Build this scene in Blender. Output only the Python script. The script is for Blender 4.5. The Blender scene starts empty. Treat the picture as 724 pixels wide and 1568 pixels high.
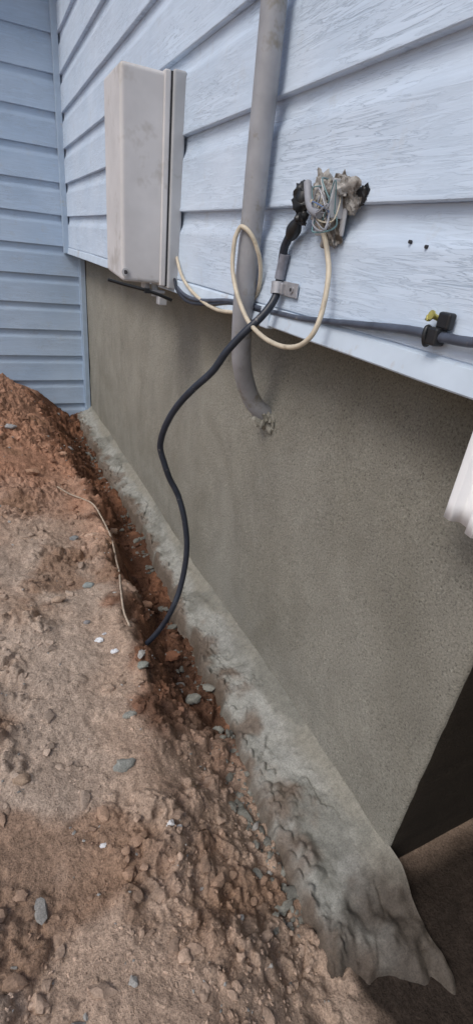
import bpy, bmesh, math, numpy as np
from mathutils import Vector, Matrix
rng=np.random.RandomState(7)
sc=bpy.context.scene

# ---------------------------------------------------------------- noise
def vnoise(x,y,seed=0):
    r=np.random.RandomState(seed+11); N=256; tab=r.rand(N,N)
    xi=np.floor(x).astype(int); yi=np.floor(y).astype(int)
    fx=x-xi; fy=y-yi
    fx=fx*fx*fx*(fx*(fx*6-15)+10); fy=fy*fy*fy*(fy*(fy*6-15)+10)
    a=tab[xi%N,yi%N];b=tab[(xi+1)%N,yi%N];c=tab[xi%N,(yi+1)%N];d=tab[(xi+1)%N,(yi+1)%N]
    return (a*(1-fx)+b*fx)*(1-fy)+(c*(1-fx)+d*fx)*fy
def fbm(x,y,s,o=4,seed=0,g=.5):
    v=0;a=1;t=0
    for i in range(o):
        c,sn=math.cos(.6*i+.4),math.sin(.6*i+.4)
        v=v+a*vnoise((x*c-y*sn)/s+37.3*i,(x*sn+y*c)/s+11.7*i,seed+i);t+=a;a*=g;s*=.5
    return v/t*2-1
def cell(x,y,s,seed=0):
    """worley: distance to nearest point (0..~1) and cell random value"""
    r=np.random.RandomState(seed+500);N=128;px=r.rand(N,N);py=r.rand(N,N);pv=r.rand(N,N)
    X=x/s;Y=y/s;xi=np.floor(X).astype(int);yi=np.floor(Y).astype(int)
    best=np.full(X.shape,9.);val=np.zeros(X.shape)
    for i in(-1,0,1):
        for j in(-1,0,1):
            a=(xi+i)%N;b=(yi+j)%N
            d=np.hypot(xi+i+px[a,b]-X,yi+j+py[a,b]-Y)
            k=d<best;best=np.where(k,d,best);val=np.where(k,pv[a,b],val)
    return best,val
def sstep(a,b,x):
    t=np.clip((x-a)/(b-a),0,1);return t*t*(3-2*t)

# ---------------------------------------------------------------- materials
def mat(name):
    m=bpy.data.materials.new(name);m.use_nodes=True
    n=m.node_tree.nodes;l=m.node_tree.links
    return m,n,l,n['Principled BSDF']
def noise(n,l,scale,detail=3,rough=.55,vec=None,dist=0):
    t=n.new('ShaderNodeTexNoise');t.inputs['Scale'].default_value=scale;t.inputs['Detail'].default_value=min(detail,4)
    t.inputs['Roughness'].default_value=rough;t.inputs['Distortion'].default_value=dist
    if vec is not None:l.new(vec,t.inputs['Vector'])
    return t.outputs['Fac']
def coords(n,l,scale=(1,1,1)):
    tc=n.new('ShaderNodeTexCoord');mp=n.new('ShaderNodeMapping');mp.inputs['Scale'].default_value=scale
    l.new(tc.outputs['Object'],mp.inputs['Vector']);return mp.outputs['Vector']
def ramp(n,l,fac,stops):
    r=n.new('ShaderNodeValToRGB');e=r.color_ramp.elements
    while len(e)<len(stops):e.new(.5)
    for i,(p,c) in enumerate(stops):
        e[i].position=p;e[i].color=(c[0],c[1],c[2],1) if not isinstance(c,(int,float)) else (c,c,c,1)
    l.new(fac,r.inputs['Fac']);return r.outputs['Color']
def mix(n,l,fac,a,b,mode='MIX'):
    m=n.new('ShaderNodeMix');m.data_type='RGBA';m.blend_type=mode
    for sock,v in ((m.inputs[0],fac),(m.inputs[6],a),(m.inputs[7],b)):
        if isinstance(v,bpy.types.NodeSocket): l.new(v,sock)
        elif isinstance(v,(int,float)): sock.default_value=v
        else: sock.default_value=(v[0],v[1],v[2],1)
    return m.outputs[2]
def bump(n,l,b,h,strength,dist,prev=None):
    k=n.new('ShaderNodeBump');k.inputs['Strength'].default_value=strength;k.inputs['Distance'].default_value=dist
    l.new(h,k.inputs['Height'])
    if prev is not None:l.new(prev,k.inputs['Normal'])
    l.new(k.outputs[0],b.inputs['Normal']);return k.outputs[0]

def simple(name,col,rough=.6,var=.12,scale=25,metal=0,bs=.2,bd=.001,bscale=200,spec=.5,dirt=None):
    m,n,l,b=mat(name);v=coords(n,l)
    f=noise(n,l,scale,3,.6,v)
    lo=[c*(1-var*1.6) for c in col];hi=[min(1,c*(1+var)) for c in col]
    c=ramp(n,l,f,[(.3,lo),(.7,hi)])
    if dirt:
        f2=noise(n,l,dirt[1],4,.75,v)
        k=ramp(n,l,f2,[(dirt[2],0.),(dirt[2]+.12,1.)])
        c=mix(n,l,k,c,dirt[0])
    l.new(c,b.inputs['Base Color'])
    b.inputs['Roughness'].default_value=rough;b.inputs['Metallic'].default_value=metal
    b.inputs['Specular IOR Level'].default_value=spec
    if bs>.15: bump(n,l,b,noise(n,l,bscale,2,.6,v),bs,bd)
    return m

def siding_mat(name,axis):
    m,n,l,b=mat(name)
    v=coords(n,l,(1,4.0,64) if axis=='y' else (4.0,1,64))
    g=noise(n,l,1.5,4,.62,v,dist=1.1)
    v0=coords(n,l)
    big=noise(n,l,3.,3,.5,v0)
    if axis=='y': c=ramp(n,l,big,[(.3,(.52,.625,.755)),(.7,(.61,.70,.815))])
    else: c=ramp(n,l,big,[(.3,(.39,.51,.66)),(.7,(.465,.58,.72))])  # same vinyl on the side-facing walls, their shade put into the colour
    pat=noise(n,l,2.6,3,.6,coords(n,l,(1,1,3)))
    line=ramp(n,l,g,[(.470,0.),(.497,1.),(.503,1.),(.53,0.)])
    pm=ramp(n,l,pat,[(.38,.05),(.62,.80)])
    k0=mix(n,l,1.,line,pm,'MULTIPLY')
    c=mix(n,l,k0,c,(.33,.41,.51))
    c=mix(n,l,1.0,c,ramp(n,l,g,[(.36,.94),(.5,1.),(.66,1.04)]),'MULTIPLY')
    k2=ramp(n,l,noise(n,l,9,4,.75,v0),[(.58,0.),(.76,.35)])
    c=mix(n,l,k2,c,(.42,.42,.41))
    l.new(c,b.inputs['Base Color']);b.inputs['Roughness'].default_value=.5
    p=bump(n,l,b,g,.35,.003)
    inv=n.new('ShaderNodeInvert');l.new(k0,inv.inputs['Color'])
    bump(n,l,b,inv.outputs[0],.5,.0012,p)
    return m

def plaster_mat(name,dark=False):
    m,n,l,b=mat(name);v=coords(n,l)
    big=noise(n,l,1.5,4,.65,v,dist=.5)
    c=ramp(n,l,big,[(.30,(.252,.238,.196)),(.52,(.315,.301,.256)),(.72,(.37,.357,.31))])
    st=noise(n,l,7,4,.65,coords(n,l,(1,1.,.6)))
    c=mix(n,l,1.,c,ramp(n,l,st,[(.3,.88),(.7,1.07)]),'MULTIPLY')
    sx=n.new('ShaderNodeSeparateXYZ');l.new(v,sx.inputs[0])
    mr=n.new('ShaderNodeMapRange');mr.inputs[1].default_value=-.42;mr.inputs[2].default_value=-.16
    ad=n.new('ShaderNodeMath');ad.operation='MULTIPLY_ADD';ad.inputs[1].default_value=.5;l.new(st,ad.inputs[0])
    sb=n.new('ShaderNodeMath');sb.operation='SUBTRACT';sb.inputs[1].default_value=.25;l.new(sx.outputs[2],sb.inputs[0])
    l.new(sb.outputs[0],ad.inputs[2]);l.new(ad.outputs[0],mr.inputs[0])
    c=mix(n,l,mr.outputs[0],c,mix(n,l,1.,c,(.78,.76,.72),'MULTIPLY'))  # top band below the flashing: damp plus painted-in contact shade
    fine=noise(n,l,185,3,.85,v)
    c=mix(n,l,1.,c,ramp(n,l,fine,[(.33,.42),(.46,.96),(.56,1.04),(.70,1.5)]),'MULTIPLY')
    if dark: c=mix(n,l,1.,c,(.14,.115,.10),'MULTIPLY')  # recess faces: shade of the covered pit multiplied into the albedo
    l.new(c,b.inputs['Base Color']);b.inputs['Roughness'].default_value=.9
    b.inputs['Specular IOR Level'].default_value=.2
    p=bump(n,l,b,fine,1.,.006)
    p=bump(n,l,b,noise(n,l,50,3,.6,v),.45,.006,p)
    return m

def vc_mat(name,rough=.95,fs=220,bs=.8,bd=.003,spec=.15,lo=.62,hi=1.3):
    m,n,l,b=mat(name);v=coords(n,l)
    a=n.new('ShaderNodeVertexColor');a.layer_name='Col'
    f=noise(n,l,fs,3,.75,v)
    c=mix(n,l,1.,a.outputs['Color'],ramp(n,l,f,[(.3,lo),(.5,1.),(.72,hi)]),'MULTIPLY')
    f2=noise(n,l,42,4,.7,v)
    c=mix(n,l,1.,c,ramp(n,l,f2,[(.3,.78),(.6,1.1)]),'MULTIPLY')
    l.new(c,b.inputs['Base Color']);b.inputs['Roughness'].default_value=rough
    b.inputs['Specular IOR Level'].default_value=spec
    p=bump(n,l,b,f,bs,bd);bump(n,l,b,f2,.7*bs,.008,p)
    return m

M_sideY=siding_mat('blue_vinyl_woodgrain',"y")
M_sideX=siding_mat('blue_vinyl_woodgrain_shaded',"x")
M_trim=simple('blue_white_trim',(.60,.70,.81),.4,.05,12,bs=.08,dirt=((.48,.49,.50),7,.58))
M_trim2=simple('blue_corner_trim',(.42,.53,.66),.4,.05,12,bs=.08,dirt=((.42,.42,.41),7,.62))
M_plaster=plaster_mat('sand_cement_render');M_dark=plaster_mat('shade_dark_render',True)
M_mortar=vc_mat('wet_mortar',.68,230,.6,.0025,.3,.68,1.25);M_soil=vc_mat('loose_soil',.95,190,1.,.0035,.12,.5,1.42);M_stone=vc_mat('stones',.85,300,.4,.0015,.3)
M_pipe=simple('grey_plastic_pipe',(.33,.335,.355),.42,.10,14,bs=.1,dirt=((.24,.225,.19),11,.54))
M_box=simple('aged_plastic_box',(.64,.625,.62),.5,.06,8,bs=.1,dirt=((.47,.44,.41),5,.55))
M_box2=simple('box_shell_plastic',(.44,.45,.465),.5,.08,8,bs=.1,dirt=((.30,.29,.28),6,.56))
M_black=simple('black_cable_rubber',(.022,.028,.042),.42,.2,30,bs=.2,bscale=150,dirt=((.30,.27,.24),34,.63))
M_blackcl=simple('black_plastic',(.015,.016,.018),.4,.2,30,bs=.1)
M_greycab=simple('grey_cable',(.075,.09,.125),.45,.2,20,bs=.1,dirt=((.22,.21,.2),18,.6))
M_cream=simple('cream_cable',(.60,.53,.41),.5,.12,30,bs=.1,dirt=((.34,.28,.20),20,.60))
M_metal=simple('galvanised_steel',(.45,.45,.47),.45,.15,50,metal=.5,bs=.2)
M_brass=simple('yellow_zinc',(.50,.45,.13),.4,.15,60,metal=.4)
M_tape=simple('grey_sleeve',(.22,.23,.27),.5,.15,50)
M_white=simple('white_corrugated',(.92,.93,.94),.4,.02,10,bs=.05)
M_broken=simple('weathered_box_remains',(.40,.385,.36),.8,.3,40,bs=.9,bd=.004,bscale=70,dirt=((.09,.075,.06),18,.48))
M_hole=simple('hole_dark',(.03,.03,.035),.8,bs=.1)
M_gasket=simple('white_plastic_bits',(.55,.56,.58),.5,.1,bs=.1)
M_wires={k:simple('wire_'+k,c,.4,.1,bs=.1) for k,c in dict(teal=(.14,.25,.27),blue=(.13,.19,.34),white=(.58,.58,.57),grey=(.30,.31,.34),cream=(.5,.45,.35)).items()}
M_roof=simple('roof_sheet',(.12,.13,.15),.6);M_wood=simple('added_deck_wood',(.12,.09,.06),.8,.25,10)
M_rope=simple('tan_buried_cord',(.44,.36,.28),.9,.2,60)

# ---------------------------------------------------------------- mesh helpers
def obj(name,verts,faces,mats,parent=None,smooth=True,mi=None,col=None,ang=None):
    me=bpy.data.meshes.new(name);me.from_pydata([tuple(v) for v in verts],[],[tuple(f) for f in faces]);me.update()
    for m in (mats if isinstance(mats,list) else [mats]):me.materials.append(m)
    if mi is not None: me.polygons.foreach_set('material_index',list(mi))
    if smooth: me.polygons.foreach_set('use_smooth',[True]*len(me.polygons))
    if col is not None:
        a=me.color_attributes.new('Col','FLOAT_COLOR','POINT')
        c=np.ones((len(verts),4),dtype=np.float32);c[:,:3]=np.clip(col,0,1);a.data.foreach_set('color',c.ravel())
    if ang: 
        me.set_sharp_from_angle(angle=math.radians(ang))
    o=bpy.data.objects.new(name,me);sc.collection.objects.link(o)
    if parent:o.parent=parent
    return o
def empty(name,loc=(0,0,0)):
    e=bpy.data.objects.new(name,None);sc.collection.objects.link(e);e.empty_display_size=.1;return e
def grid(X,Y,Z):
    nr,nc=X.shape;V=np.stack([X,Y,Z],-1).reshape(-1,3)
    i=np.arange(nr*nc).reshape(nr,nc)
    F=np.stack([i[:-1,:-1],i[:-1,1:],i[1:,1:],i[1:,:-1]],-1).reshape(-1,4)
    return V,F
def bvl(o,w=.003,s=2):
    m=o.modifiers.new('b','BEVEL');m.width=w;m.segments=s;m.limit_method='ANGLE';return o
def box(name,x,y,z,m,parent=None,b=.003,taper=None):
    V=[(X_,Y_,Z_) for X_ in x for Y_ in y for Z_ in z]
    F=[(0,1,3,2),(4,6,7,5),(0,4,5,1),(2,3,7,6),(0,2,6,4),(1,5,7,3)]
    o=obj(name,V,F,m,parent,False)
    if b:bvl(o,b)
    return o
def catmull(P,n=8):
    P=[np.array(p,float) for p in P];P=[2*P[0]-P[1]]+P+[2*P[-1]-P[-2]];out=[]
    for i in range(1,len(P)-2):
        for k in range(n):
            t=k/n;a,b,c,d=P[i-1:i+3]
            out.append(.5*((2*b)+(c-a)*t+(2*a-5*b+4*c-d)*t*t+(3*b-a-3*c+d)*t**3))
    out.append(P[-2]);return out
def tube(name,P,r,m,parent=None,n=8,seg=14,wob=0,seed=0):
    C=catmull(P,n);N=len(C)
    if callable(r): R=[r(i/(N-1)) for i in range(N)]
    else: R=[r]*N
    rr=np.random.RandomState(seed)
    if wob:
        w=rr.randn(N,3);w=np.array([np.convolve(w[:,j],np.ones(5)/5,'same') for j in range(3)]).T*wob
        w[0]=0;w[-1]=0;C=[c+x for c,x in zip(C,w)]
    V=[];F=[];T=[C[min(i+1,N-1)]-C[max(i-1,0)] for i in range(N)]
    T=[t/np.linalg.norm(t) for t in T];a=np.array([0,0,1.]) if abs(T[0][2])<.9 else np.array([1.,0,0])
    u=np.cross(T[0],a);u/=np.linalg.norm(u)
    for i in range(N):
        u=u-T[i]*np.dot(u,T[i]);u/=np.linalg.norm(u);v=np.cross(T[i],u)
        for k in range(seg):
            A=2*math.pi*k/seg;V.append(C[i]+R[i]*(math.cos(A)*u+math.sin(A)*v))
    for i in range(N-1):
        for k in range(seg):
            F.append((i*seg+k,i*seg+(k+1)%seg,(i+1)*seg+(k+1)%seg,(i+1)*seg+k))
    V.append(C[0]);V.append(C[-1]);b=N*seg
    for k in range(seg):
        F.append((b,(k+1)%seg,k));F.append((b+1,(N-1)*seg+k,(N-1)*seg+(k+1)%seg))
    return obj(name,V,F,m,parent,ang=50)

# ---------------------------------------------------------------- ground shape
def XE(Y): return np.interp(Y,[-1,.2,.6,1.1,1.5,2.2,3.5,4.8],[.52,.53,.555,.61,.645,.655,.64,.66])
def ZJ(Y): return np.interp(Y,[.3,1.2,1.9,4.8],[-1.38,-1.385,-1.43,-1.47])
YW=[.3,.7,1.0,1.3,1.6,2.0,2.6,3.4,4.8]
def WD(Y): return np.interp(Y,YW,[.36,.34,.30,.30,.28,.25,.23,.28,.40])
def terrain(X,Y):
    zt=ZJ(Y)-np.interp(Y,YW,[.095,.10,.125,.150,.150,.14,.125,.12,.12]); d=XE(Y)-X+.05*fbm(X,Y,.24,3,5)+.016*fbm(X,Y,.05,2,6)
    W=WD(Y); st=np.interp(Y,YW,[-.02,-.02,.03,.10,.11,.09,.06,.03,.03])
    s=sstep(0,1,(d-st)/(W-st))
    H=np.interp(Y,YW,[.165,.17,.20,.23,.23,.22,.21,.205,.205])
    h=zt+H*s+.07*sstep(.2,1.,d)
    h=h+.17*sstep(2.0,4.4,Y)*sstep(.12,.75,d)
    h=h+.030*np.exp(-((d-W*1.04)/.05)**2)*sstep(1.15,1.5,Y)*(1-sstep(2.7,3.3,Y))
    flat=1/(1+(np.hypot(X,Y-2)/9)**2)
    a=np.where(d>0,1,.35+.65*np.clip(1+d/.1,0,1))*flat
    rough=sstep(-.02,.62,fbm(X,Y,.32,3,60)*1.5+.8*np.exp(-((d-.13)/.17)**2)+.45*sstep(2.6,3.2,Y))
    h=h+a*(.036*fbm(X,Y,.40,3,20)+.026*fbm(X,Y,.15,3,30)*(.6+.8*rough))
    n1=np.abs(fbm(X,Y,.085,4,40,.6)); h=h+a*(.022*(.3-n1)*(.30+.9*rough))
    wx=X+.02*fbm(X,Y,.05,2,45);wy=Y+.02*fbm(X,Y,.05,2,46)
    for s_,amp,sd in((.060,.024,1),(.030,.014,2),(.016,.007,3)):
        dd,vv=cell(wx,wy,s_,sd)
        keep=sstep(.86-.55*rough,.95-.45*rough,vv)
        h=h+a*amp*keep*np.sqrt(np.clip(1-(dd/.52)**2,0,1))*(.30+.70*rough)
    h=h+a*.0028*fbm(X,Y,.011,2,70)
    return h
def tz(x,y): return float(terrain(np.array([[x]]),np.array([[y]]))[0,0])
def grow(a,b,step,lim,fac=1.18):
    l=list(np.arange(a,b,step));s=step
    while l[-1]<lim: s*=fac;l.append(l[-1]+s)
    s=step
    while l[0]>-lim: s*=fac;l.insert(0,l[0]-s)
    return np.array(l)
xs=grow(-.26,.72,.0042,300)
ymid=[.1]
while ymid[-1]<4.85: ymid.append(ymid[-1]+.0042*max(1,ymid[-1]/1.4))
s=.006;ys=list(ymid)
while ys[0]>-300: s*=1.18;ys.insert(0,ys[0]-s)
s=.02
while ys[-1]<300: s*=1.18;ys.append(ys[-1]+s)
ys=np.array(ys)
GX,GY=np.meshgrid(xs,ys);GZ=terrain(GX,GY)
V,F=grid(GX,GY,GZ)
def soilcol(x,y):
    d=(XE(y)-x)
    tan=np.array([.42,.310,.235]);red=np.array([.37,.180,.105]);dk=np.array([.115,.056,.034]);gr=np.array([.43,.365,.305])
    m=sstep(-.15,.4,fbm(x,y,.5,4,80)) [:,None]
    c=tan*(1-.45*m)+gr*.45*m
    mr=np.clip(sstep(1.9,3.2,y+.7*fbm(x,y,.4,3,81)+.6*np.exp(-(d/.3)**2))*.75,0,1)[:,None]
    c=c*(1-mr)+red*mr
    p=sstep(.12,.42,fbm(x,y,.30,4,83))[:,None]*.65; c=c*(1-p)+np.array([.24,.140,.085])*p
    md=(1-sstep(-.03,.07,d-WD(y)+.01+.12*fbm(x,y,.12,3,82)))*sstep(.45,1.10,y+.35*fbm(x,y,.2,3,87)); md=np.clip(md*.94,0,1)[:,None]
    c=c*(1-md)+(dk+(red*.70-dk)*sstep(-.05,.42,fbm(x,y,.09,3,86))[:,None]*.8)*md
    und=(sstep(.50,.60,x+.08*fbm(x,y,.1,3,88))*(1-sstep(.35,.5,y)))[:,None];c=c*(1-und)+np.array([.038,.029,.023])*und  # pit soil under the deck darkened, its shade put into the colour
    return c*(1+.22*fbm(x,y,.03,3,84))[:,None]
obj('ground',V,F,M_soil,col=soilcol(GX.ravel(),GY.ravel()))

# ---------------------------------------------------------------- footing mortar
yf=np.arange(.10,4.765,.0045);uf=np.linspace(0,1,84)
U,YF=np.meshgrid(uf,yf)
edge=XE(YF)-.008+.055*fbm(YF,YF*0+3,.28,5,90,.62)+.016*fbm(YF,YF*0+9,.05,3,97)
inn=.808
XF=inn-U*(inn-edge)
ZF=ZJ(YF)+.015-.066*(1-(1-U)**2.0)-.012*U
mk=sstep(.15,.38,U)
wx=XF+.05*fbm(XF,YF,.12,2,95);wy=YF*.6+.03*fbm(XF,YF,.1,2,96)
pl=fbm(wx,wy,.17,2,91)
plates=sstep(.02,.045,pl)+sstep(-.40,-.37,pl)*.6
ZF=ZF+mk*(.009*plates-.006+.022*fbm(XF,YF,.16,4,92)+.007*fbm(XF,YF,.045,3,93,.6))
dd,vv=cell(XF+.01*fbm(XF,YF,.03,2,140),YF,.032,7)
edgeR=sstep(.58,.85,U+.3*fbm(XF,YF,.12,3,141))
ZF=ZF+edgeR*.016*sstep(.40,.55,vv)*np.sqrt(np.clip(1-(dd/.5)**2,0,1))
dd2,vv2=cell(XF,YF,.013,8)
ZF=ZF+sstep(.10,.4,fbm(XF,YF,.13,3,142)+.25*edgeR)*.005*sstep(.4,.6,vv2)*np.sqrt(np.clip(1-(dd2/.5)**2,0,1))
ZF=ZF+.010*fbm(XF,YF,.3,3,94)*sstep(0,.2,U)
ZF=ZF-.09*sstep(.88,1.,U)**1.5
ZF=ZF-.14*(1-sstep(.10,.40,YF+.12*fbm(XF,YF,.10,3,99)))
V,F=grid(XF,YF,ZF)
X1=XF.ravel();Y1=YF.ravel()
wallc=np.array([.265,.252,.21]);smooth_=np.array([.325,.325,.295]);wetc=np.array([.185,.183,.158])
k=sstep(.12,.42,U+.25*fbm(XF,YF,.2,3,130)).ravel()[:,None]
c=wallc*(1-k)+smooth_*k
k2=(sstep(-.02,.35,fbm(X1,Y1*.6,.12,4,131))[:,None])*.75;c=c*(1-k2)+wetc*k2
k4=(sstep(.58,.92,U+.5*fbm(XF,YF,.08,4,132)).ravel()[:,None])*.75;c=c*(1-k4)+np.array([.145,.10,.07])*k4
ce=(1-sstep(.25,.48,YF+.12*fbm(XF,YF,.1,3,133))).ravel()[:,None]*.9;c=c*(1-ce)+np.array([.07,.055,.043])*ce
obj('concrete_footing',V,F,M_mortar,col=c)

# ---------------------------------------------------------------- house
house=empty('house')
def siding(name,axis,a,b,plane,z0,z1,h,m,step=.04):
    L=np.arange(a,b+1e-6,(b-a)/max(2,int((b-a)/step)))
    prof=[]
    z=z0
    while z<z1:
        prof+= [(.000,z+.001),(.0165,z+.0005),(.0195,z+.003),(.0195,z+.009),(.0175,z+.014),(.0160,z+.148),(.0145,z+.157),(.0075,z+.170),(.0025,z+.182),(.0010,z+.197),(.0010,z+h)]
        z+=h
    o=np.array([p[0] for p in prof]);zz=np.array([p[1] for p in prof])
    LL,OO=np.meshgrid(L,o);_,ZZ=np.meshgrid(L,zz)
    k=np.repeat(np.arange(len(prof)//11),11)[:,None]
    OO=OO+.0022*fbm(LL,k*7.3+LL*0,.5,3,100)*(OO>.003)
    ZZ=ZZ+.0022*fbm(LL,k*5.1+LL*0,.7,2,101)
    if axis=='y': Xg=plane-OO;Yg=LL
    else: Xg=LL;Yg=plane-OO
    V,F=grid(Xg,Yg,ZZ)
    return obj(name,V,F,m,house,ang=28)
PX=.685
siding('siding_wall','y',.43,4.745,PX,-.12,1.70,.22,M_sideY)
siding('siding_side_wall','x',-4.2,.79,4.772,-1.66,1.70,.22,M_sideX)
Lf=np.arange(.43,4.75,.03)
pf=[(.676,-.117),(.667,-.121),(.6625,-.126),(.656,-.158),(.6555,-.163),(.658,-.166),(.663,-.166),(.80,-.150)]
LL,OO=np.meshgrid(Lf,[p[0] for p in pf]);_,ZZ=np.meshgrid(Lf,[p[1] for p in pf])
OO=OO+.0022*fbm(LL,LL*0,.45,3,110);ZZ=ZZ+.0025*fbm(LL,LL*0+5,.4,3,111)
V,F=grid(OO,LL,ZZ);obj('flashing',V,F,M_trim,house,ang=30)
box('flashing_joint',(.652,.672),(1.18,1.225),(-.172,-.118),M_trim,house,.003)
box('siding_corner_trim',(.628,.672),(4.715,4.76),(-.165,1.7),M_trim2,house)
box('side_wall_trim',(.752,.793),(4.725,4.768),(-1.60,-.17),M_trim2,house)
box('side_wall_trim_lip',(.742,.754),(4.738,4.764),(-1.60,-.17),M_trim2,house,.002)
box('corner_gap_strip',(.778,.81),(4.735,4.79),(-1.60,-.17),M_hole,house,0)
path=[(.8,y) for y in np.arange(4.80,.455,-.012)]+[(.8,.445),(.8015,.437),(.806,.431),(.814,.428)]+[(x,.428) for x in np.arange(.84,2.4,.05)]
path=np.array(path);zz=np.arange(-1.62,-.148,.012)
Xp,Zp=np.meshgrid(path[:,0],zz);Yp,_=np.meshgrid(path[:,1],zz)
nf=np.where(path[:,0]<.803,1.,0.)[None,:]
dsp=.007*fbm(Yp,Zp,.5,3,120)+.0028*fbm(Yp,Zp,.09,3,121)
edge_w=.0025*fbm(Zp,Zp*0,.05,3,122)
Xp=Xp-dsp*nf;Yp=Yp+edge_w*np.exp(-((path[:,1]-.43)/.02)**2)[None,:]
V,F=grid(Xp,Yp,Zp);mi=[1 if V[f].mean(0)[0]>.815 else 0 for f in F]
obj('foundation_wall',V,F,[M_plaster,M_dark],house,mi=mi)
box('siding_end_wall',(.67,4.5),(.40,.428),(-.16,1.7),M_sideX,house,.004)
box('roof_slab',(-.0+.42,5.2),(.0,4.9),(1.705,1.80),M_roof,house,.01)
box('roof_slab_wing',(-4.4,.415),(4.5,9.),(1.705,1.80),M_roof,house,.01)
# ---------------------------------------------------------------- porch put in unseen to darken the recess, with corrugated skirt
added_porch=empty('added_porch')
for i in range(12):
    box('added_deck_board_%d'%i,(.74,2.6),(.39-.15*(i+1)+.008,.39-.15*i),(-.20,-.165),M_wood,added_porch,.004)  # invented deck out of view, covers the recess from the sky
box('added_joist',(.78,.83),(-1.4,.38),(-.34,-.205),M_wood,added_porch)
box('shade_back_wall',(2.4,2.5),(-1.45,.42),(-1.55,-.205),M_dark,added_porch)  # made-up closing walls, keep light out from below the deck
box('shade_end_wall',(.9,2.4),(-1.5,-1.42),(-1.55,-.205),M_dark,added_porch)
L=np.arange(-1.4,.532,.0025)
ph=((.531-L)/.050)%1
cor=.018*(sstep(0.05,.25,ph)-sstep(.50,.70,ph))
zs=np.linspace(0,1,8)
LL,ZZ=np.meshgrid(L,zs)
CC=np.tile(cor,(8,1));BB=-.378-.12*(.531-LL)
V,F=grid(.710-CC,LL,-.155*(1-ZZ)+BB*ZZ)
cs=obj('corrugated_sheet',V,F,M_white,added_porch,ang=30)
so=cs.modifiers.new('s','SOLIDIFY');so.thickness=.0025

# ---------------------------------------------------------------- meter box
mb=empty('electrical_meter_box')
def boxmesh(name,x0,x1,y0,y1,z0,z1,m,b,slope=0,tp=0):
    V=[(x0,y0,z0),(x1,y0,z0),(x1,y1,z0),(x0,y1,z0+slope),(x0+tp,y0,z1),(x1,y0,z1),(x1,y1,z1),(x0+tp,y1,z1)]
    F=[(3,2,1,0),(4,5,6,7),(0,1,5,4),(1,2,6,5),(2,3,7,6),(3,0,4,7)]
    o=obj(name,V,F,m,mb,False);bvl(o,b,4);return o
boxmesh('lid_body',.458,.622,1.962,2.215,-.142,.48,M_box,.014,.02,0)
boxmesh('seal_rim',.620,.630,1.958,2.210,-.147,.484,M_hole,.002)
boxmesh('back_shell',.628,.674,1.948,2.220,-.156,.490,M_box2,.008)
boxmesh('lid_rim',.600,.6215,1.955,2.207,-.148,.485,M_box,.005)
tube('latch_hole_ring',[(.474,1.970,-.110),(.470,1.955,-.110)],.013,M_box2,mb,2,20)
tube('latch_hole',[(.474,1.960,-.110),(.470,1.9535,-.110)],.007,M_hole,mb,2,20)
tube('gland_a',[(.565,2.03,-.13),(.565,2.03,-.165),(.565,2.03,-.172)],.016,M_gasket,mb,4,18)
tube('gland_b',[(.60,2.02,-.13),(.60,2.02,-.175),(.60,2.02,-.19)],.013,M_gasket,mb,4,18)
box('gland_plate',(.555,.632),(1.99,2.03),(-.176,-.166),M_gasket,mb,.002)
box('gland_clip',(.60,.632),(1.96,2.00),(-.215,-.186),M_gasket,mb,.003)
zt_=empty('cable_tie')
tube('strap',[(.408,1.965,-.140),(.47,1.955,-.152),(.53,1.940,-.162),(.59,1.940,-.176),(.645,1.945,-.194)],.0062,M_blackcl,zt_,6,8)
box('tie_head',(.535,.556),(1.928,1.946),(-.174,-.156),M_blackcl,zt_,.002)

# ---------------------------------------------------------------- grey conduit
cp=empty('conduit_pipe')
tube('pipe',[(.625,1.28,1.55),(.627,1.28,.9),(.628,1.281,.4),(.63,1.284,.12),(.632,1.290,-.05),(.637,1.298,-.15),(.655,1.32,-.26),(.685,1.345,-.335),(.725,1.362,-.405),(.765,1.362,-.450),(.83,1.360,-.492)],.0285,M_pipe,cp,10,32,.0006,3)
def lump(name,c,r,m,parent=None,sq=(1,1,1),sd=0,amp=.35,sub=3,col=None):
    bm=bmesh.new();bmesh.ops.create_icosphere(bm,subdivisions=sub,radius=1)
    rr=np.random.RandomState(sd);V=np.array([v.co[:] for v in bm.verts]);F=[[v.index for v in f.verts] for f in bm.faces];bm.free()
    D=rr.randn(9,3);D/=np.linalg.norm(D,axis=1)[:,None];h=.55+.45*rr.rand(9)
    pr=V@D.T;k=np.min(np.where(pr>h,h/np.maximum(pr,1e-6),1),axis=1)
    n=fbm(V[:,0]*2+V[:,2],V[:,1]*2-V[:,2],.7,4,sd)
    V=V*(k*(1+amp*n))[:,None]*np.array(sq)*r+np.array(c)
    o=obj(name,V,F,m,parent,ang=40,col=(np.tile(col,(len(V),1)) if col is not None else None));return o
mc=np.array([.27,.258,.22])
lump('mortar_patch',(.797,1.362,-.480),.060,M_mortar,cp,(.28,1.0,.9),5,.6,4,mc)
lump('mortar_collar',(.778,1.354,-.470),.032,M_mortar,cp,(1,1.15,1),6,.8,4,mc*1.1)
lump('mortar_drip',(.790,1.330,-.500),.018,M_mortar,cp,(.7,1.0,1.2),8,.8,3,mc)
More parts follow.
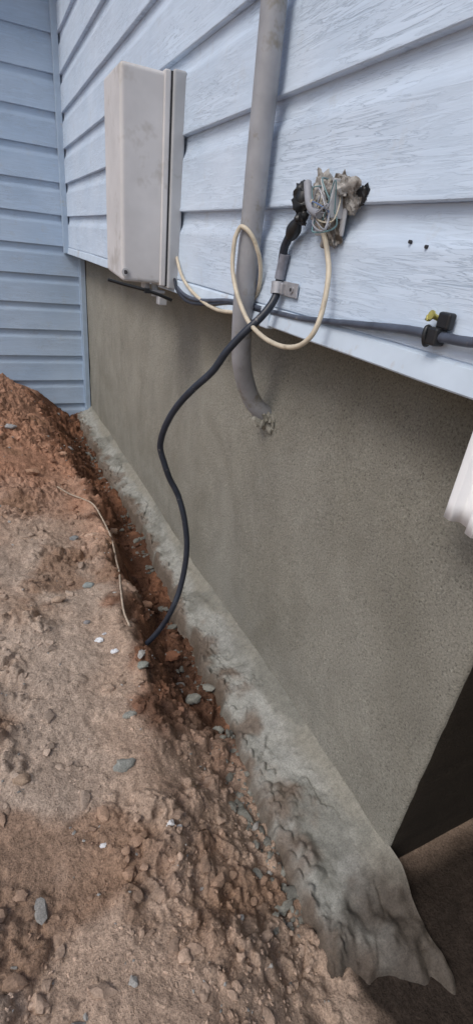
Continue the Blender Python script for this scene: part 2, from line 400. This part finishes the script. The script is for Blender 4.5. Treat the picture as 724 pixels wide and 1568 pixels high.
# ---------------------------------------------------------------- cables
bp=[(.645,1.078,.083),(.65,1.110,.053),(.652,1.142,.016),(.655,1.152,-.048),(.646,1.145,-.092),(.615,1.142,-.136),(.573,1.161,-.186),(.543,1.185,-.236),(.522,1.211,-.289),(.486,1.253,-.347),(.453,1.315,-.43),(.434,1.352,-.512),(.435,1.364,-.57),(.460,1.352,-.657),(.489,1.339,-.719),(.509,1.312,-.811),(.514,1.294,-.930),(.492,1.278,-1.053),(.459,1.265,-1.135),(.430,1.29,-1.230),(.385,1.315,-1.315),(.345,1.325,-1.37)]
bc=empty('black_power_cable')
tube('cable',bp,.0098,M_black,bc,8,16,.0008,4)
tube('sleeve',[(.655,1.141,.004),(.656,1.150,-.028),(.654,1.151,-.052)],.0122,M_tape,bc,5,16)
sp=empty('cable_splice')
tube('taped_core',[(.652,1.122,.040),(.648,1.095,.066),(.645,1.078,.09),(.645,1.075,.125)],lambda t:.012+.005*math.sin(t*9),M_blackcl,sp,7,14)
lump('tape_knot_a',(.642,1.078,.10),.020,M_blackcl,sp,(1,1,1.1),1,.6)
lump('tape_knot_b',(.640,1.060,.075),.015,M_blackcl,sp,(1,1,1),2,.6)
lump('tape_knot_c',(.648,1.085,.125),.018,M_blackcl,sp,(1,1,1),3,.6)
cc=[(.672,2.02,.02),(.66,1.935,-.059),(.655,1.855,-.108),(.65,1.733,-.143),(.65,1.576,-.167),(.655,1.443,-.166),(.668,1.345,-.145),(.664,1.277,-.095),(.65,1.247,-.034),(.63,1.243,.012),(.61,1.255,.044),(.595,1.275,.052),(.585,1.281,.018),(.583,1.274,-.041),(.583,1.231,-.101),(.59,1.171,-.152),(.595,1.087,-.178),(.6,1.001,-.182),(.605,.934,-.166),(.615,.904,-.13),(.63,.909,-.079),(.64,.928,-.019),(.645,.961,.031),(.64,.997,.074),(.63,1.015,.107)]
tube('cream_cable',cc,.0056,M_cream,None,9,12,.0006,5)
tube('grey_cable',[(.66,1.954,-.14),(.652,1.811,-.162),(.65,1.662,-.160),(.655,1.545,-.146),(.662,1.445,-.135),(.664,1.317,-.130),(.662,1.182,-.130),(.660,1.037,-.124),(.657,.927,-.114),(.655,.801,-.102),(.655,.694,-.092),(.652,.619,-.090),(.652,.571,-.088),(.652,.50,-.081),(.652,.44,-.075)],lambda t:.0062+.0018*float(sstep(.5,.75,np.array(t))),M_greycab,None,8,14,.001,6)
tube('black_thin_cable',[(.655,1.95,-.12),(.65,1.90,-.152),(.645,1.78,-.176),(.648,1.66,-.172),(.655,1.55,-.158),(.662,1.44,-.142),(.664,1.30,-.136),(.663,1.18,-.140)],.0058,M_black,None,8,12,.0008,7)
cl=empty('cable_clamp')
tube('clamp_band',[(.6535,1.1515,-.058),(.651,1.1475,-.084)],.0165,M_metal,cl,4,20)
box('clamp_tab',(.660,.6645),(1.072,1.140),(-.086,-.054),M_metal,cl,.0015)
box('clamp_bridge',(.650,.667),(1.128,1.142),(-.084,-.058),M_metal,cl,.003)
tube('screw_head',[(.662,1.095,-.069),(.6565,1.095,-.069)],.0085,M_metal,cl,2,16)
tube('screw_slot',[(.658,1.095,-.069),(.6555,1.095,-.069)],.0040,M_hole,cl,2,8)
kc=empty('cable_clip')
box('clip_body',(.640,.664),(.602,.626),(-.104,-.076),M_blackcl,kc,.004)
box('clip_tail',(.648,.664),(.592,.618),(-.078,-.052),M_blackcl,kc,.004)
tube('clip_hoop',[(.6575,.630,-.082),(.643,.628,-.078),(.639,.626,-.092),(.646,.626,-.105),(.658,.628,-.102)],.004,M_blackcl,kc,6,8)
tube('nail',[(.662,.629,-.064),(.650,.631,-.060)],.0045,M_brass,kc,3,10)
tube('nail_head',[(.650,.631,-.060),(.647,.6315,-.0595)],.0075,M_brass,kc,2,12)
lump('nail_bur',(.652,.640,-.066),.006,M_brass,kc,(1,1,1),4,.4,2)
jb=empty('broken_junction_box')
lump('housing_a',(.660,.998,.095),.042,M_broken,jb,(.45,1.2,.9),11,.9,4)
lump('housing_b',(.655,.955,.125),.040,M_broken,jb,(.5,1.3,.6),12,.9,4)
lump('housing_c',(.658,.965,.048),.026,M_broken,jb,(.6,.9,1.1),13,.9,4)
lump('insulation_foam',(.655,1.02,.13),.030,M_broken,jb,(.7,1,1),14,.9,4)
lump('housing_d',(.664,.915,.10),.020,M_broken,jb,(.5,1,1),15,.9,3)
lump('rust_shell',(.668,.90,.118),.026,M_blackcl,jb,(.3,1,.7),16,.9,4)
box('box_backplate',(.656,.664),(.93,1.03),(.045,.135),M_box2,jb,.004)
box('box_flap',(.625,.660),(.938,.944),(.075,.14),M_box2,jb,.002)
tube('conduit_stub',[(.640,1.06,.14),(.632,1.03,.105),(.625,1.00,.088),(.62,.965,.080)],.0085,M_wires['grey'],jb,6,12)
rr=np.random.RandomState(3)
keys=['teal','grey','blue','grey','cream','grey','white','teal','grey']
for i,kk in enumerate(keys):
    a=np.array([.645,.96+.06*rr.rand(),.13+.02*rr.rand()]);P=[a]
    for j in range(4):
        P.append(np.array([.61+.035*rr.rand(),.915+.11*rr.rand(),.045+.10*rr.rand()]))
    tube('wire_%d'%i,P,.0012+.0006*rr.rand(),M_wires[kk],jb,7,6)
for i,(yy,z_) in enumerate([(.743,.043),(.702,.037)]):
    tube('siding_fastener',[(.6715,yy,z_),(.6665,yy,z_)],.0030,M_hole,house,2,10)
# ---------------------------------------------------------------- cord in the soil
rp=[(.25,2.75),(.351,2.567),(.412,2.389),(.425,2.129),(.400,1.833),(.365,1.635),(.345,1.499),(.345,1.40)]
rp=[tuple(q) for q in catmull([(a,b_,0) for a,b_ in rp],5)]
zc=np.array([tz(q[0],q[1]) for q in rp]);zc=np.maximum(zc,np.convolve(np.pad(zc,2,'edge'),np.ones(5)/5,'valid'))
zc=np.convolve(np.pad(zc,1,'edge'),np.ones(3)/3,'valid')
tube('buried_cord',[(q[0],q[1],z+.006) for q,z in zip(rp,zc)],.0042,M_rope,None,4,8)

# ---------------------------------------------------------------- loose stones / crumbs
bm=bmesh.new();bmesh.ops.create_icosphere(bm,subdivisions=2,radius=1)
BV=np.array([v.co[:] for v in bm.verts]);BF=np.array([[v.index for v in f.verts] for f in bm.faces]);bm.free()
def scatter(name,pts,rad,cols,m,seed,flat=.65,lift=.1):
    rr=np.random.RandomState(seed);VV=[];FF=[];CC=[];o=0
    pts=np.array(pts);Z=terrain(pts[:,0][None],pts[:,1][None])[0]
    for i in range(len(pts)):
        D=rr.randn(7,3);D/=np.linalg.norm(D,axis=1)[:,None];h=.5+.5*rr.rand(7)
        pr=BV@D.T;k=np.min(np.where(pr>h,h/np.maximum(pr,1e-6),1),axis=1)*(1+.14*rr.randn(len(BV)))
        A=rr.rand()*6.283;sx=np.array([1+.4*rr.rand(),.8,flat*(.7+.5*rr.rand())])
        q=BV*k[:,None]*sx*rad[i];ca,sa=math.cos(A),math.sin(A)
        q=np.stack([q[:,0]*ca-q[:,1]*sa,q[:,0]*sa+q[:,1]*ca,q[:,2]],-1)+np.array([pts[i,0],pts[i,1],Z[i]+rad[i]*lift])
        VV.append(q);FF.append(BF+o);o+=len(BV);CC.append(np.tile(cols[i],(len(BV),1)))
    return obj(name,np.concatenate(VV),np.concatenate(FF),m,col=np.concatenate(CC),ang=35)
N=6500
Yr=.25+4.45*rng.rand(N)**1.35;Xr=-.25+rng.rand(N)*(XE(Yr)-.02+.25)
den=fbm(Xr,Yr,.3,2,60)+.7*np.exp(-((XE(Yr)-Xr-.15)/.15)**2)+.35*sstep(2.8,3.4,Yr)+.35*rng.rand(N)
kp=den>.14;Xr=Xr[kp];Yr=Yr[kp];N=len(Xr)
R=.0016+.0030*rng.rand(N)+.009*rng.rand(N)**12*2
cs_=soilcol(Xr,Yr)*(.75+.55*rng.rand(N,1))
ix=rng.rand(N)<.07;cs_[ix]=np.array([.30,.29,.27])*(.7+.7*rng.rand(ix.sum(),1))
scatter('gravel',np.stack([Xr,Yr],-1),R,cs_,M_stone,1)
N=700;Yc=.4+3.9*rng.rand(N)**1.2;Xc=XE(Yc)-.02+.034*rng.randn(N)
clus=fbm(Yc,Yc*0,.25,3,200)>-.05;Xc=Xc[clus];Yc=Yc[clus];N=len(Xc)
R=.003+.009*rng.rand(N)**2+.016*rng.rand(N)**8
scatter('mortar_crumbs',np.stack([Xc,Yc],-1),R,np.array([[.22,.218,.19]])*(.55+.6*rng.rand(N,1)),M_mortar,2)
rocks=[(.196,.858,.024,(.26,.265,.24)),(.530,1.821,.030,(.52,.31,.20)),(.344,2.159,.030,(.54,.38,.28)),(.254,1.737,.020,(.28,.31,.30)),
(.225,1.377,.014,(.80,.82,.84)),(.267,1.304,.012,(.80,.82,.84)),(.506,1.121,.026,(.24,.24,.21)),(.590,1.758,.022,(.22,.22,.19)),(.121,1.642,.022,(.42,.31,.23)),
(.335,1.18,.018,(.24,.25,.22)),(-.062,.899,.020,(.34,.25,.18)),(.265,.66,.011,(.72,.72,.72)),(.285,.655,.009,(.66,.66,.66)),(.500,2.439,.034,(.36,.24,.17)),(.52,1.40,.030,(.30,.14,.08)),
(.252,2.165,.022,(.25,.26,.26)),(.10,.67,.008,(.74,.74,.74)),(.25,1.40,.008,(.6,.6,.62)),(.25,1.02,.016,(.27,.27,.24)),(.20,1.48,.012,(.27,.26,.26)),(.555,1.0,.02,(.26,.26,.23)),(.59,1.6,.02,(.22,.22,.19)),
(.33,3.2,.03,(.45,.28,.19)),(.12,2.9,.035,(.43,.26,.17)),(.2,3.9,.04,(.38,.2,.12)),(.42,3.5,.03,(.26,.24,.23)),(.05,3.5,.03,(.36,.36,.36))]
for i,(a,b_,r_,c_) in enumerate(rocks):
    lump('rock',(a,b_,tz(a,b_)+r_*.22),r_,M_stone,None,(1.25,.85,.6),50+i,.3,3,np.array(c_))
N=260;Yc=.9+3.5*rng.rand(N);Xc=XE(Yc)-.05-.36*rng.rand(N)
R=.006+.014*rng.rand(N)**2.2
scatter('soil_clods',np.stack([Xc,Yc],-1),R,soilcol(Xc,Yc)*(.6+.7*rng.rand(N,1)),M_soil,9,.8,0)

# ---------------------------------------------------------------- camera
cam=bpy.data.cameras.new('camera');co=bpy.data.objects.new('camera',cam);sc.collection.objects.link(co)
Za=np.array([.1013,.8759,.4718]);Za/=np.linalg.norm(Za)
Ya=np.array([-.4174,.4706,-.7774]);Ya-=Za*Ya.dot(Za);Ya/=np.linalg.norm(Ya);Xa_=np.cross(Ya,Za)
co.matrix_world=Matrix([list(Xa_)+[0],list(Ya)+[0],list(Za)+[0],[0,0,0,1]])
cam.sensor_fit='HORIZONTAL';cam.sensor_width=36;cam.lens=36*745/724;cam.clip_start=.02;cam.clip_end=1000
sc.camera=co
# ---------------------------------------------------------------- light
w=bpy.data.worlds.new('World');sc.world=w;w.use_nodes=True
n=w.node_tree.nodes;l=w.node_tree.links
sky=n.new('ShaderNodeTexSky');sky.sky_type='NISHITA';sky.sun_disc=False
el,az=52,-160   # azimuth: direction towards the sun, degrees from +X (counter-clockwise)
sky.sun_elevation=math.radians(el);sky.sun_rotation=math.radians(90-az)
sky.air_density=1.;sky.dust_density=3.
l.new(sky.outputs[0],n['Background'].inputs[0]);n['Background'].inputs[1].default_value=.13
sd=bpy.data.lights.new('sun','SUN');sd.energy=1.35;sd.angle=math.radians(22);sd.color=(1,.98,.95)
so_=bpy.data.objects.new('sun',sd);sc.collection.objects.link(so_)
D=Vector((math.cos(math.radians(az))*math.cos(math.radians(el)),math.sin(math.radians(az))*math.cos(math.radians(el)),math.sin(math.radians(el))))
so_.rotation_euler=D.to_track_quat('Z','Y').to_euler()
sc.view_settings.view_transform='Standard';sc.view_settings.look='None';sc.view_settings.exposure=0
